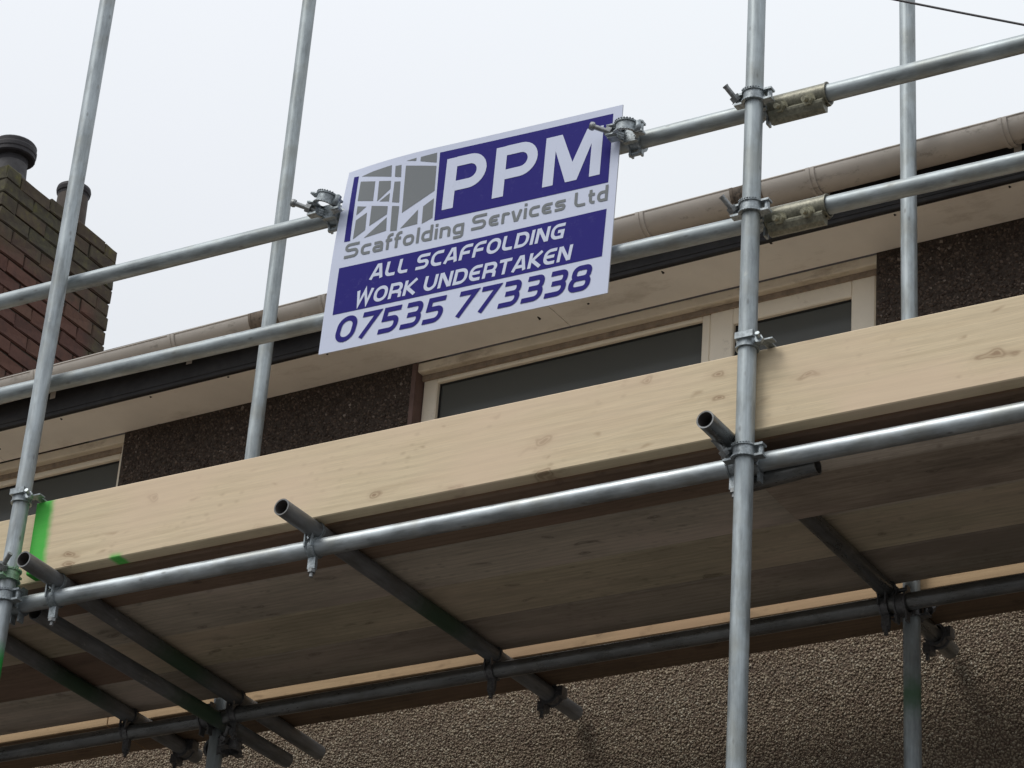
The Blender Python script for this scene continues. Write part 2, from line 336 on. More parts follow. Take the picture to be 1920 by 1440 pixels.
# ---------------------------------------------------------------- ground
gm = MB(); S_ = 300
gm.add([(-S_, -S_, 0), (S_, -S_, 0), (S_, S_, 0), (-S_, S_, 0)], [(0, 1, 2, 3)])
go = gm.build('ground', 'ground', loc=(0, 0, GROUND)); go['kind'] = 'structure'

# ================================================================ HOUSE
HR = -.024
house = thing('house', 'brown pebbledash house with cream eaves, beige gutter and a brick chimney, behind the scaffold', 'house', (-3, 7.39, 0), HR)
ZS = 4.891; XL, XR, WB = -7.0, 3.2, 3.95            # soffit height, ends of the wall, window bottom
W1 = (-2.035, -.332); W0 = (-5.0, -3.283)            # the two window openings
mb = MB()
mb.box((XL, 0, GROUND), (XR, .25, WB))
for a, b_ in ((XL, W0[0]), (W0[1], W1[0]), (W1[1], XR)): mb.box((a, 0, WB), (b_, .25, ZS+.1))
wall = mb.build('wall', 'render', house)
# pebbles: small stones pressed into the render, one joined part
def pebbles(name, regs, matn, sp=.0059, r=(.0027, .0052)):
    P = []
    for x0, x1, z0, z1 in regs:
        nx, nz = int((x1-x0)/sp), int((z1-z0)/sp)
        gx, gz = np.meshgrid(np.arange(nx), np.arange(nz)); gx = gx+.5*(gz % 2)
        p = np.stack([x0+(gx.ravel()+.5)*sp, z0+(gz.ravel()+.5)*sp], 1)+rng.normal(0, sp*.42, (nx*nz, 2))
        keep = rng.random(len(p)) > .03
        p = p[keep]; P.append(p[(p[:, 0] > x0+.002) & (p[:, 0] < x1-.002) & (p[:, 1] < z1-.002)])
    P = np.concatenate(P); N = len(P)
    base = np.array([[1,0,0],[-1,0,0],[0,1,0],[0,-1,0],[0,0,1],[0,0,-1]], float)
    F = np.array([[0,2,4],[2,1,4],[1,3,4],[3,0,4],[2,0,5],[1,2,5],[3,1,5],[0,3,5]])
    q = rng.normal(size=(N, 4)); q /= np.linalg.norm(q, axis=1)[:, None]
    a, b1, c, d = q.T
    Rm = np.stack([np.stack([1-2*(c*c+d*d), 2*(b1*c-a*d), 2*(b1*d+a*c)], -1), np.stack([2*(b1*c+a*d), 1-2*(b1*b1+d*d), 2*(c*d-a*b1)], -1), np.stack([2*(b1*d-a*c), 2*(c*d+a*b1), 1-2*(b1*b1+c*c)], -1)], 1)
    sz = rng.uniform(r[0], r[1], (N, 1))*rng.uniform(.55, 1.45, (N, 3))
    V = np.einsum('nij,nkj->nki', Rm, base[None]*sz[:, None, :])
    V[:, :, 1] *= .85
    V[:, :, 0] += P[:, None, 0]; V[:, :, 2] += P[:, None, 1]; V[:, :, 1] -= rng.uniform(-.0008, .0026, (N, 1))
    me = bpy.data.meshes.new(name)
    me.vertices.add(N*6); me.vertices.foreach_set('co', V.ravel())
    faces = (F[None]+6*np.arange(N)[:, None, None]).reshape(-1)
    me.loops.add(len(faces)); me.loops.foreach_set('vertex_index', faces.astype(np.int32))
    me.polygons.add(N*8); me.polygons.foreach_set('loop_start', np.arange(0, N*24, 3, dtype=np.int32))
    me.update(calc_edges=True); me.polygons.foreach_set('use_smooth', np.ones(N*8, bool))
    at = me.attributes.new('tone', 'FLOAT', 'POINT'); at.data.foreach_set('value', np.repeat(rng.random(N), 6).astype(np.float32))
    me.materials.append(MAT[matn]); o = place(me, name, house); o['kind'] = 'stuff'
    return o
pebbles('pebbles', [(-4.3, .75, 2.95, 3.86)], 'pebble')
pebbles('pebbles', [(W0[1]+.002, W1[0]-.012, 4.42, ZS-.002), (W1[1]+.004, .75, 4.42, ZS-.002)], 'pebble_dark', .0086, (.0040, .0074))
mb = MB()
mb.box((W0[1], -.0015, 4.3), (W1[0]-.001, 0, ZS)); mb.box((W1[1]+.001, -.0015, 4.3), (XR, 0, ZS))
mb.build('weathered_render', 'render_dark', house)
# reveals beside the windows (rendered smooth, red brown)
for xr in (W1[0], W0[0]):
    mb = MB(); mb.box((xr-.014, -.007, WB), (xr+.003, .05, ZS-.006)); mb.build('reveal', 'reveal', house)
# windows
def bar_x(name, x0, x1, z0, z1, y0, y1, matn, parent, c=.004):
    mb = MB(); mb.bbox((x0, y0, z0), (x1, y1, z1), c); return mb.build(name, matn, parent)
def bar_z(name, x0, x1, z0, z1, y0, y1, matn, parent, c=.004):
    mb = MB()
    T = Matrix(((0, 0, 1, 0), (0, 1, 0, 0), (1, 0, 0, 0), (0, 0, 0, 1)))
    mb.bbox((z0, y0, x0), (z1, y1, x1), c, mat=T); return mb.build(name, matn, parent)
def light(win, name, x0, x1, z0, z1, gx0, gx1, gz0, gz1, y):
    fr = bar_z(name, x0, gx0, z0, z1, y, y+.05, 'frame', win)
    bar_z(name, gx1, x1, z0, z1, y, y+.05, 'frame', win)
    bar_x(name, gx0, gx1, gz1, z1, y+.0005, y+.0495, 'frame', win); bar_x(name, gx0, gx1, z0, gz0, y+.0005, y+.0495, 'frame', win)
    mb = MB(); e = .005                                     # rubber gasket round the glass
    for a, b_ in (((gx0, gz1-e), (gx1, gz1)), ((gx0, gz0), (gx1, gz0+e)), ((gx0, gz0+e), (gx0+e, gz1-e)), ((gx1-e, gz0+e), (gx1, gz1-e))):
        mb.box((a[0], y+.017, a[1]), (b_[0], y+.024, b_[1]))
    mb.build('gasket', 'gasket', win)
    mb = MB(); mb.box((gx0+.001, y+.022, gz0+.001), (gx1-.001, y+.03, gz1-.001)); mb.build('pane', 'glass', win)
def window(x0, x1, split):
    win = place(None, 'window', house); win.empty_display_size = .1
    bar_x('head_trim', x0+.004, x1-.001, ZS-.036, ZS-.002, .002, .06, 'trim', win)
    mb = MB(); mb.box((x0+.004, .030, ZS-.056), (x1-.002, .07, ZS-.037)); mb.build('packing_strip', 'gap', win)
    if split:
        light(win, 'fixed_frame', x0+.005, -.9335, WB+.02, ZS-.038, -1.974, -.964, WB+.07, 4.823, .040)
        light(win, 'casement_frame', -.9325, -.352, WB+.02, 4.842, -.849, -.435, WB+.09, 4.780, .036)
        mb = MB(); mb.box((-.352, .045, WB+.02), (-.3455, .08, 4.842)); mb.build('packing_strip', 'gap', win)
        bar_z('outer_frame', -.3455, x1-.001, WB+.02, 4.846, .030, .08, 'frame', win, .002)
    else:
        light(win, 'fixed_frame', x0+.1, x1-.018, WB+.02, ZS-.038, x0+.15, x1-.048, WB+.07, 4.817, .040)
        bar_z('outer_frame', x1-.017, x1-.001, WB+.02, ZS-.038, .012, .08, 'frame', win, .002)
    bar_x('sill', x0-.03, x1+.03, WB-.05, WB+.02, -.05, .09, 'frame', win)
    mb = MB(); mb.box((x0+.002, .095, WB), (x1-.002, .25, ZS)); mb.build('room_dark', 'gasket', win)
    return win
window(*W1, True); window(*W0, False)
# soffit boards, nails, fascia
SY = -.213
js = [XL-.2, -3.8415, -1.435, 1.0, XR+.2]
for i in range(4):
    mb = MB(); mb.bbox((js[i]+.0015, SY+.001, ZS), (js[i+1]-.0015, .0, ZS+.012), .0012)
    sb = mb.build('soffit_board', 'soffit', house)
    mb = MB()
    for k in range(7):
        for yy in (-.185, -.1):
            x = js[i]+.07+(js[i+1]-js[i]-.14)*k/6+random.uniform(-.06, .06)
            if yy == -.1 and k % 3: continue
            mb.cyl((x, yy+random.uniform(-.01, .02), ZS-.0012), (x, yy, ZS+.004), .0042, 8)
    nl = mb.build('nails', 'nail', sb); nl['kind'] = 'stuff'
mb = MB(); mb.bbox((XL-.2, SY-.004, ZS-.004), (XR+.2, SY+.016, 5.055), .003)
mb.bbox((XL-.2, SY-.0065, ZS+.012), (XR+.2, SY-.0045, 5.05), .0008)
mb.build('fascia', 'fascia', house)
# gutter: half round, in lengths, with clips and unions
GY, GR = -.279, .056
def gz(x): return 5.030+.0042*x+(.004 if x > -1.3 else 0)*(1 if x < -.2 else 0)*0
def half(mb, x0, x1, r, t=.0035, lip=True):
    d = Vector((x1-x0, 0, gz(x1)-gz(x0)))
    mb.lathe([(r-t, 0), (r, 0), (r, d.length), (r-t, d.length), (r-t, 0)], (x0, GY, gz(x0)), d, 20, math.pi*.5, math.pi*1.5, ref=(0, 0, 1))
    if lip:
        for sgn in (-1, 1):
            mb.cyl((x0, GY+sgn*(r-.001), gz(x0)), (x1, GY+sgn*(r-.001), gz(x1)), .0035, 8)
gj = [XL-.2, -2.508, -.667, 1.35, XR+.2]
for i in range(4):
    mb = MB(); half(mb, gj[i]+(.035 if i else 0), gj[i+1], GR); gl = mb.build('gutter', 'gutter', house)
for x0, x1 in ((-2.512, -2.40), (-.672, -.57), (1.34, 1.45)):
    mb = MB(); half(mb, x0, x1, GR+.0025, .005, False); half(mb, x0-.004, x0+.006, GR+.004, .004, False); half(mb, (x0+x1)/2-.008, (x0+x1)/2+.008, GR+.005, .004, False)
    mb.build('gutter_union', 'gutter_joint', house)
for x in (-5.0, -4.2, -3.45, -2.843, -2.211, -1.6, -.994, -.397, .234, .9, 1.9):
    mb = MB(); half(mb, x-.016, x-.004, GR+.0055, .005, False); half(mb, x+.002, x+.012, GR+.0045, .004, False); half(mb, x-.004, x+.002, GR+.003, .003, False)
    mb.box((x-.012, GY+GR, gz(x)-.06), (x+.012, SY-.011, gz(x)+.004)); mb.build('gutter_bracket', 'gutter', house)
# roof slopes (28 degrees) with tile courses, seen only from higher up
mb = MB(); pz = 5.062; t_ = math.tan(R(28))
for i in range(26):
    y0 = -.262+i*.17; y1 = y0+.21
    for sgn in (1,):
        mb.box((XL-.25, y0, pz+(y0+.262)*t_), (XR+.25, y1, pz+(y0+.262)*t_+.012), mat=Matrix.Translation((0, y0, pz+(y0+.262)*t_+.006)) @ Matrix.Rotation(R(24), 4, 'X') @ Matrix.Translation((0, -y0, -pz-(y0+.262)*t_-.006)))
mb.build('roof', 'roof', house)
mb = MB(); mb.box((XL, .25, GROUND), (XR, 8.0, 4.85)); mb.build('house_core', 'render', house)

# chimney: mortar core, single bricks, two pots
CW, CL, CT = .66, .842, 7.288                         # width in X, length in Y, top
cmb = MB(); cmb.box((-CW+.009, .009, -1.55), (-.009, CL-.009, -.012))
chim = cmb.build('chimney', 'mortar', house, loc=(-5.2805, 1.2076, CT), rot=(0, 0, -HR))
bricks = {}
def brick_mesh(L, key):
    if key in bricks: return bricks[key]
    m_ = MB(); l, h, d, c = L/2, .0345, .05, .0045
    pts = []
    for sx in (-1, 1):
        for sy, sz in ((-1,-1),(1,-1),(1,1),(-1,1)): pts.append((sx*(l-c), sy*(d-c), sz*(h-c)))
    def corner(sx, sy, sz): return [(sx*l, sy*(d-c), sz*(h-c)), (sx*(l-c), sy*d, sz*(h-c)), (sx*(l-c), sy*(d-c), sz*h)]
    vs = []; idx = {}
    for sx in (-1, 1):
        for sy in (-1, 1):
            for sz in (-1, 1):
                idx[sx, sy, sz] = len(vs); vs += corner(sx, sy, sz)
    vs = [tuple(x+random.uniform(-.003, .003) for x in q) for q in vs]
    F = []
    for a in (0, 1, 2):
        o1, o2 = [k for k in (0, 1, 2) if k != a]
        for s in (-1, 1):
            q = []
            for t1, t2 in ((-1,-1),(1,-1),(1,1),(-1,1)):
                k = [0, 0, 0]; k[a] = s; k[o1] = t1; k[o2] = t2; q.append(idx[tuple(k)]+a)
            F.append(tuple(q))
    for a in (0, 1, 2):                                   # chamfers along axis a
        o1, o2 = [k for k in (0, 1, 2) if k != a]
        for t1 in (-1, 1):
            for t2 in (-1, 1):
                k0 = [0]*3; k0[a] = -1; k0[o1] = t1; k0[o2] = t2; k1 = list(k0); k1[a] = 1
                F.append((idx[tuple(k0)]+o1, idx[tuple(k1)]+o1, idx[tuple(k1)]+o2, idx[tuple(k0)]+o2))
    for k, i in idx.items(): F.append((i, i+1, i+2))
    me = bpy.data.meshes.new('brick'); me.from_pydata(vs, [], F); me.materials.append(MAT['brick']); me.update()
    import bmesh
    bm = bmesh.new(); bm.from_mesh(me); bmesh.ops.recalc_face_normals(bm, faces=bm.faces); bm.to_mesh(me); bm.free()
    bricks[key] = me; return me
def lay(L, cx, cy, cz, rz):
    o = place(brick_mesh(L, (round(L, 3), random.randrange(3))), 'brick', chim, (cx+random.uniform(-.003, .003), cy+random.uniform(-.003, .003), cz+random.uniform(-.002, .002)),
              (random.uniform(-.012, .012), random.uniform(-.012, .012), rz+random.uniform(-.012, .012)))
ncourse = 18
for c_ in range(ncourse):
    cz = -.0375-c_*.075
    unit = (CL+.01)/4; off = 0 if c_ % 2 else -unit/2
    for face in (0, 1):                                   # long faces +X and -X (the far one only near the top)
        if face and c_ > 2: continue
        x = -.05 if not face else -CW+.05
        y = off
        while y < CL-.02:
            y0 = max(y, 0); y1 = min(y+unit-.006, CL)
            if y1-y0 > .03: lay(y1-y0, x, (y0+y1)/2, cz-(random.choice((0, .004, .012)) if c_ == 0 else 0), math.pi/2)
            y += unit
    for face in (0, 1):                                   # short faces -Y and +Y
        if face and c_ > 2: continue
        y = .05 if not face else CL-.05
        ux = (CW-.2)/2
        for k in range(2): lay(ux-.01, -.105-ux/2-k*ux, y, cz, 0)
def pot(name, x, y, prof, mats, loc_):
    mb = MB()
    for i, (a, b_) in enumerate(zip(prof[:-1], prof[1:])): mb.lathe([a[:2], b_[:2]], (0, 0, 0), (0, 0, 1), 28, mi=b_[2])
    return mb.build('chimney_pot', mats, chim, loc=loc_)
def wl(x, y, z):                                          # world point -> chimney frame
    return (x+8.25, y-8.724, z-CT)
pot('pot', 0, 0, [(.10, 0, 0), (.078, .10, 0), (.074, .17, 0), (.076, .195, 1), (.100, .20, 1), (.106, .206, 1), (.106, .222, 1), (.109, .228, 1), (.109, .246, 1), (.106, .252, 1), (.106, .270, 1), (.100, .278, 1), (.08, .278, 1), (.07, .25, 1)], ['pot', 'pot_rim'], wl(-8.44, 8.945, CT-.005))
pot('pot', 0, 0, [(.086, 0, 0), (.078, .06, 0), (.074, .25, 0), (.076, .262, 1), (.081, .268, 1), (.084, .285, 1), (.081, .300, 1), (.072, .304, 1), (.062, .27, 1)], ['pot_rust', 'pot_rim'], wl(-8.44, 9.40, CT-.005))
mb = MB(); mb.box((-CW+.03, .03, -.012), (-.03, CL-.03, .006)); mb.build('mortar_cap', 'mortar', chim)

# ================================================================ SCAFFOLD
TR = .02415
YF, YB = 5.93654, 6.97125
X1, X2, X3, X4 = -5.33683, -5.32633, -3.02634, -3.02952
Z1, Z2, Z3 = 4.48866, 4.14575, 3.43183
sca = thing('scaffold', 'galvanised tube scaffold with pale timber toe board and plank deck along the house front', 'scaffold', (X3, YF, GROUND))
SO = Vector((X3, YF, GROUND))
def tube_mesh(L):
    mb = MB()
    mb.lathe([(TR, 0), (TR, L)], (0, 0, 0), (0, 0, 1), 32)
    mb.lathe([(TR, L), (TR-.004, L)], (0, 0, 0), (0, 0, 1), 32, smooth=False); mb.lathe([(TR-.004, 0), (TR, 0)], (0, 0, 0), (0, 0, 1), 32, smooth=False)
    d = min(.6, L/2-.01)
    mb.lathe([(TR-.004, d), (TR-.004, 0)], (0, 0, 0), (0, 0, 1), 32, mi=1); mb.lathe([(TR-.004, L), (TR-.004, L-d)], (0, 0, 0), (0, 0, 1), 32, mi=1)
    return mb
def tube(name, a, b, matn='galv', label=None):
    a, b = Vector(a), Vector(b); d = b-a
    me = tube_mesh(d.length).mesh(name, [matn, 'hole'])
    q = d.to_track_quat('Z', 'Y')
    o = place(me, name, sca, a-SO, q.to_euler())
    if label: o['label'] = label
    return o
ZM = (Z1+Z3)/2
def std(name, x, y, lean, z0, z1, matn):
    f = lambda z: (x+lean*(z-ZM)/(Z1-Z3), y, z)
    tube(name, f(z0), f(z1), matn)
    mb = MB(); mb.bbox((-.075, -.075, 0), (.075, .075, .006), .001); mb.lathe([(.019, .006), (.019, .06)], (0, 0, 0), (0, 0, 1), 16)
    mb.build('base_plate', 'cast', sca, Vector(f(z0))-SO-Vector((0, 0, .0)))
def sx(x, lean, z): return x+lean*(z-ZM)/(Z1-Z3)
std('standard', X1, YF, .01345, GROUND, 6.4, 'galv_green_s1'); std('standard', X2, YB, .00452, GROUND, 7.2, 'galv')
std('standard', X3, YF, -.00764, GROUND, 6.4, 'galv'); std('standard', X4, YB, -.01289, GROUND, 7.2, 'galv_green_s4')
def rail(name, y, z, dz, xa, xb, matn):
    f = lambda x: z-dz/2+dz*(x-X1)/(X3-X1)
    return tube(name, (xa, y, f(xa)), (xb, y, f(xb)), matn)
YR = YF+.06
rail('guard_rail', YR, Z1, -.00106, -8.2, -2.932, 'galv'); rail('guard_rail', YR, Z1, -.00106, -2.928, .6, 'galv')
rail('guard_rail', YR, Z2, -.0108, -8.2, -2.924, 'galv'); rail('guard_rail', YR, Z2, -.0108, -2.920, .6, 'galv')
rail('ledger', YR, Z3, .0007, -8.2, .6, 'galv_bright')
YL4 = YB-.06
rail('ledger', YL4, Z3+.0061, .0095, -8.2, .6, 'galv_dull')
def transom(x, dx, y0, y1, matn, dz=0):
    f = lambda y: (x-dx/2+dx*(y-YF)/(YB-YF), y, Z3+.05+dz+.0061*(y-YF)/(YB-YF))
    return tube('transom', f(y0), f(y1), matn)
transom(-5.21693, -.0189, 5.832, 7.385, 'galv_green_transom'); transom(-4.32298, .0238, 5.831, 7.387, 'galv_green_transom')
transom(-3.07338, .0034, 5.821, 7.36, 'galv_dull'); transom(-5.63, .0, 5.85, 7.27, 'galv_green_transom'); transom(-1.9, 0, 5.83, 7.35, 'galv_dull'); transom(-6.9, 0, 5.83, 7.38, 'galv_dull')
tube('transom', (-5.306, 6.030, 3.420), (-5.272, 7.27, 3.426), 'galv_green_transom')        # tied to the standards, under the ledgers
tube('spreader_tube', (-3.070, 6.036, 3.402), (-2.870, 6.036, 3.416), 'galv_dull')
# ---- boards
def board(name, x0, x1, y0, y1, z0, z1, matn, rz=0, label=None, bottom=None, ch_=.003):
    L = x1-x0; mb = MB(); nseg = 1
    mb.bbox((0, 0, 0), (L, y1-y0, z1-z0), ch_)
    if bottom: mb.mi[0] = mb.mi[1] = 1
    o = mb.build(name, [matn, bottom] if bottom else matn, sca, Vector((x0, y0, z0))-SO, (0, 0, rz))
    if label: o['label'] = label
    return o
BZ = Z3+.0745; BT = .038
XJ = -5.437
for i, (y0, y1) in enumerate(((6.030, 6.251), (6.2545, 6.4795), (6.483, 6.7105), (6.714, 6.936))):
    dz = .0061*(y0-YF)/(YB-YF)
    board('deck_board', XJ+.002, -1.53+.02*i, y0, y1, BZ+dz, BZ+dz+BT, ['deck_red', 'deck_grey', 'deck', 'deck_dim'][i], ch_=.006)
    board('deck_board', -9.3, XJ-.003, y0+.008, y1+.008, BZ+dz, BZ+dz+BT, ['deck_dim', 'deck', 'deck_red', 'deck_grey'][i], ch_=.006)
board('deck_board', XJ-.35, -1.9, 6.998, 7.222, BZ+.0065, BZ+.0065+BT, 'inner', bottom='inner_shade'); board('deck_board', -9.3, XJ-.355, 6.998, 7.215, BZ+.0065, BZ+.0065+BT, 'inner', bottom='inner_shade')
board('deck_board', -3.05, -1.0, 6.075, 6.300, 3.4185, 3.4565, 'deck_brown', label='short plank slung below the deck at the right')
TB = .2275
board('toe_board', -5.303, -1.4, YF+.026, YF+.073, BZ-.001, BZ+TB, 'toe', label='pale new toe board with bright green sprayed end')
MAT['toe2'] = wood('new_spruce_left', (.71, .585, .40), (.62, .495, .325), dirt=.10)
board('toe_board', -9.2, -5.262, YF+.075, YF+.113, BZ-.002, BZ+TB-.004, 'toe2')

# ---- couplers
def band(mb, c, axis, w=.034, r=.0252, th=.0042, fl=.0085, n=28, a0=0, a1=2*math.pi, ref=None, mi=0):
    h = w/2; e = .005
    prof = [(r, -h), (r+fl, -h), (r+fl, -h+e), (r+th, -h+e+.001), (r+th, h-e-.001), (r+fl, h-e), (r+fl, h), (r, h)]
    mb.lathe(prof, c, axis, n, a0, a1, ref=ref, mi=mi)
def lugs(mb, side, y=0, z=0, L=.030, mi=0):
    for s in (-1, 1):
        x0, x1 = side*.024, side*(.024+L); lo, hi = min(x0, x1), max(x0, x1)
        mb.box((lo, y-.011, z+s*.0145-.003), (hi, y+.013, z+s*.0145+.003), mi)
def teeth(mb, c, w, r, a0, a1, k=8):
    for s in (-1, 1):
        for i in range(k):
            a = a0+(a1-a0)*i/(k-1); d = Vector((math.cos(a), math.sin(a), 0))
            p = Vector(c)+d*r+Vector((0, 0, s*w/2))
            mb.box((-.0012, -.0020, -.0016), (.0012, .0020, .0016), mat=Matrix.Translation(p) @ Matrix.Rotation(a, 4, 'Z'))
def bolt_mb(p, d, L=.058):
    mb = MB(); p, d = Vector(p), Vector(d).normalized()
    mb.cyl(p, p+d*L, .0072, 12); mb.hexnut(p+d*.014, d, .0145, .014); mb.lathe([(.0, .012), (.0165, .012), (.0165, .0138), (0, .0138)], p, d, 16)
    mb.cyl(p+d*(L-.005), p+d*L, .0082, 12)
    return mb
def right_angle():
    mb = MB()
    band(mb, (0, 0, 0), (0, 0, 1)); teeth(mb, (0, 0, 0), .034, .0345, R(225), R(315), 8)
    lugs(mb, -1, -.002); lugs(mb, 1, .0)
    mb.cyl((.044, .002, -.018), (.044, .002, .018), .0075, 12)
    mb.cyl((-.044, .006, -.017), (-.044, .006, .017), .006, 12)
    mb.box((-.021, .022, -.022), (.021, .037, .022))
    band(mb, (0, .06, 0), (1, 0, 0))
    for s in (-1, 1): mb.box((s*.0145-.003, .05, -.055), (s*.0145+.003, .072, -.026)); mb.box((s*.0145-.003, .05, .026), (s*.0145+.003, .072, .05))
    mb.cyl((-.018, .06, .043), (.018, .06, .043), .0065, 12)
    return mb.mesh('coupler', 'cast')
RA = right_angle()
BOLT = bolt_mb((-.044, .006, -.004), (-.40, -.66, .64), .064).mesh('bolt', 'bolt')
BOLT2 = bolt_mb((0, .05, -.043), (.1, -.8, -.3), .058).mesh('bolt', 'bolt')
def swap(me, matn):
    c = me.copy(); c.materials.clear(); c.materials.append(MAT[matn]); return c
def coupler(x, y, z, matn=None, rot=(0, 0, 0), rear=True, dark=False):
    o = place(RA if not matn else swap(RA, matn), 'coupler', sca, Vector((x, y, z))-SO, rot)
    place(BOLT if not dark else swap(BOLT, 'cast_dark'), 'bolt', o)
    return o
L3, L1 = -.00764, .01345
coupler(sx(X3, L3, 4.485), YF, 4.487); coupler(sx(X3, L3, 4.143), YF, 4.142); coupler(sx(X3, L3, 3.432), YF, 3.432)
coupler(sx(X1, L1, 3.432), YF, 3.432)
c_ = coupler(sx(X1, L1, 3.497), YF, 3.497, 'cast_green', (0, 0, R(100)))
# back standards: the ledger lies in front of them
for x, ln in ((X2, .00452), (X4, -.01289)):
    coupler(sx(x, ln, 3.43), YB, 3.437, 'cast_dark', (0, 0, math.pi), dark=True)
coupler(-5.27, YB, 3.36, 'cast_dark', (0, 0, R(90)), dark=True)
# couplers gripping the sign's top corners: one half on the rail, the free half open in front
def sign_coupler(x, opened):
    mb = MB(); band(mb, (0, .06, 0), (1, 0, 0), w=.036); mb.box((-.021, .022, -.022), (.021, .037, .022))
    for q in (-1, 1): mb.box((q*.0145-.003, .05, -.046), (q*.0145+.003, .072, -.026))
    mb.cyl((-.02, .06, -.040), (.02, .06, -.040), .007, 12)
    band(mb, (0, 0, 0), (0, 0, 1), w=.036, n=20, a0=R(-6), a1=R(186), ref=(1, 0, 0))       # saddle, hollow side to the street
    for q in (-.008, 0, .008): mb.lathe([(.0252, q-.001), (.0236, q), (.0252, q+.001)], (0, 0, 0), (0, 0, 1), 18, R(10), R(170), ref=(1, 0, 0))
    lugs(mb, -1, .002); lugs(mb, 1, .004, L=.026); mb.cyl((.042, .004, -.020), (.042, .004, .020), .0075, 12)
    f2 = MB(); band(f2, (0, 0, 0), (0, 0, 1), w=.034, n=20, a0=R(176), a1=R(364), ref=(1, 0, 0)); lugs(f2, -1, -.004, L=.032); f2.box((.024, -.010, -.016), (.046, .004, .016)); teeth(f2, (0, 0, 0), .034, .0345, R(215), R(325), 9)
    fm = Matrix.Translation((.042, .004, 0)) @ Matrix.Rotation(R(17 if opened else 3), 4, 'Y') @ Matrix.Translation((-.042, -.004, .010 if opened else .001))
    mb.add([fm @ Vector(v) for v in f2.v], f2.f, True)
    o = mb.build('coupler', 'cast', sca, Vector((x, YF, Z1))-SO)
    bb = bolt_mb((-.036, .004, 0), (-.84, -.42, .34), .066); bb.lathe([(0, .062), (.011, .062), (.0125, .067), (.011, .074), (0, .074)], (-.036, .004, 0), (-.84, -.42, .34), 14)
    bb.build('bolt', 'bolt', o)
    return o
sign_coupler(-4.385, True); sign_coupler(-3.412, False)
# sleeve couplers where the guard rails are joined end to end
def sleeve_mesh():
    mb = MB(); L = .172; r = TR+.0012
    mb.lathe([(r, -L/2), (r+.004, -L/2), (r+.004, L/2), (r, L/2)], (0, 0, 0), (1, 0, 0), 28)
    for s in (-1, 1): mb.lathe([(r+.004, s*(L/2-.004)), (r+.0062, s*(L/2-.003)), (r+.0062, s*L/2), (r, s*L/2)], (0, 0, 0), (1, 0, 0), 28)
    pr = [(-.0225, -.024), (-.027, -.031), (-.025, -.037), (-.016, -.050), (-.004, -.056), (.010, -.051), (.010, -.022)]
    for x0, x1 in ((-.078, .078),):
        k = len(pr); vs = [(x, y+.002, z) for x in (x0, x1) for y, z in pr]
        mb.add(vs, [(i, (i+1) % k, k+(i+1) % k, k+i) for i in range(k)]+[tuple(range(k))[::-1], tuple(range(k, 2*k))])
    for s in (-1, 1): mb.lathe([(r+.004, s*.084), (r+.009, s*.081), (r+.009, s*.076), (r+.004, s*.073)], (0, 0, 0), (1, 0, 0), 20, R(180), R(300), ref=(0, 0, 1))
    return mb.mesh('sleeve_coupler', 'khaki')
SL = sleeve_mesh()
def sleeve(x, z):
    o = place(SL, 'sleeve_coupler', sca, Vector((x, YR, z))-SO)
    for s in (-1, 1):
        mb = MB(); p = Vector((s*.040, -.0205, -.0225)); d = Vector((-.18, -.90, -.30)).normalized()
        mb.hexnut(p, d, .0155, .015); mb.cyl(p, p+d*.030, .0072, 10); mb.lathe([(0, -.001), (.020, -.001), (.020, .0022), (0, .0022)], p, d, 14)
        mb.build('bolt', 'khaki_bolt', o)
sleeve(-2.928, Z1-.0015); sleeve(-2.922, Z2-.006)
# putlog clips tying the transoms down to the ledgers
def clip_mesh():
    mb = MB()
    band(mb, (0, 0, 0), (1, 0, 0), w=.026, r=.0248, th=.003, fl=.005, n=24)
    band(mb, (0, 0, .0505), (0, 1, 0), w=.010, r=.0248, th=.0032, fl=.0045, n=24)
    for s in (-1, 1): mb.box((s*.011-.002, -.034, -.006), (s*.011+.002, -.026, .036))
    mb.box((-.012, -.006, -.062), (.012, .006, -.026))
    return mb
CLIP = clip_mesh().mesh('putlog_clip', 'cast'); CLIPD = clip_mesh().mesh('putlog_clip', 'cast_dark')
cb = MB(); cb.cyl((0, 0, -.026), (0, 0, -.084), .0058, 10); cb.hexnut((0, 0, -.072), (0, 0, 1), .0115, .011); CB = cb.mesh('bolt', 'bolt')
for x in (-5.209, -4.334, -3.076):
    o = place(CLIP, 'putlog_clip', sca, Vector((x-.002, YR, Z3))-SO); place(CB, 'bolt', o)
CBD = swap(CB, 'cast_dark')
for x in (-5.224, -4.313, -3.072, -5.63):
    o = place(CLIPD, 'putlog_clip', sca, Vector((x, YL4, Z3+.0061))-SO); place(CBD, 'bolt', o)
# spare single couplers left near the house end of the transoms
sm_ = MB(); band(sm_, (0, 0, 0), (0, 1, 0), w=.036, n=24); sm_.box((-.036, -.018, -.050), (-.012, .018, -.020)); sm_.cyl((-.024, 0, -.02), (-.03, 0, -.068), .006, 10); sm_.box((.014, -.016, -.012), (.046, .016, .020))
SCM = sm_.mesh('coupler', 'cast_dark')
for x, y in ((-4.303, 7.235), (-5.63, 7.20), (-3.066, 7.25)):
    place(SCM, 'coupler', sca, Vector((x, y, Z3+.05+.007))-SO)
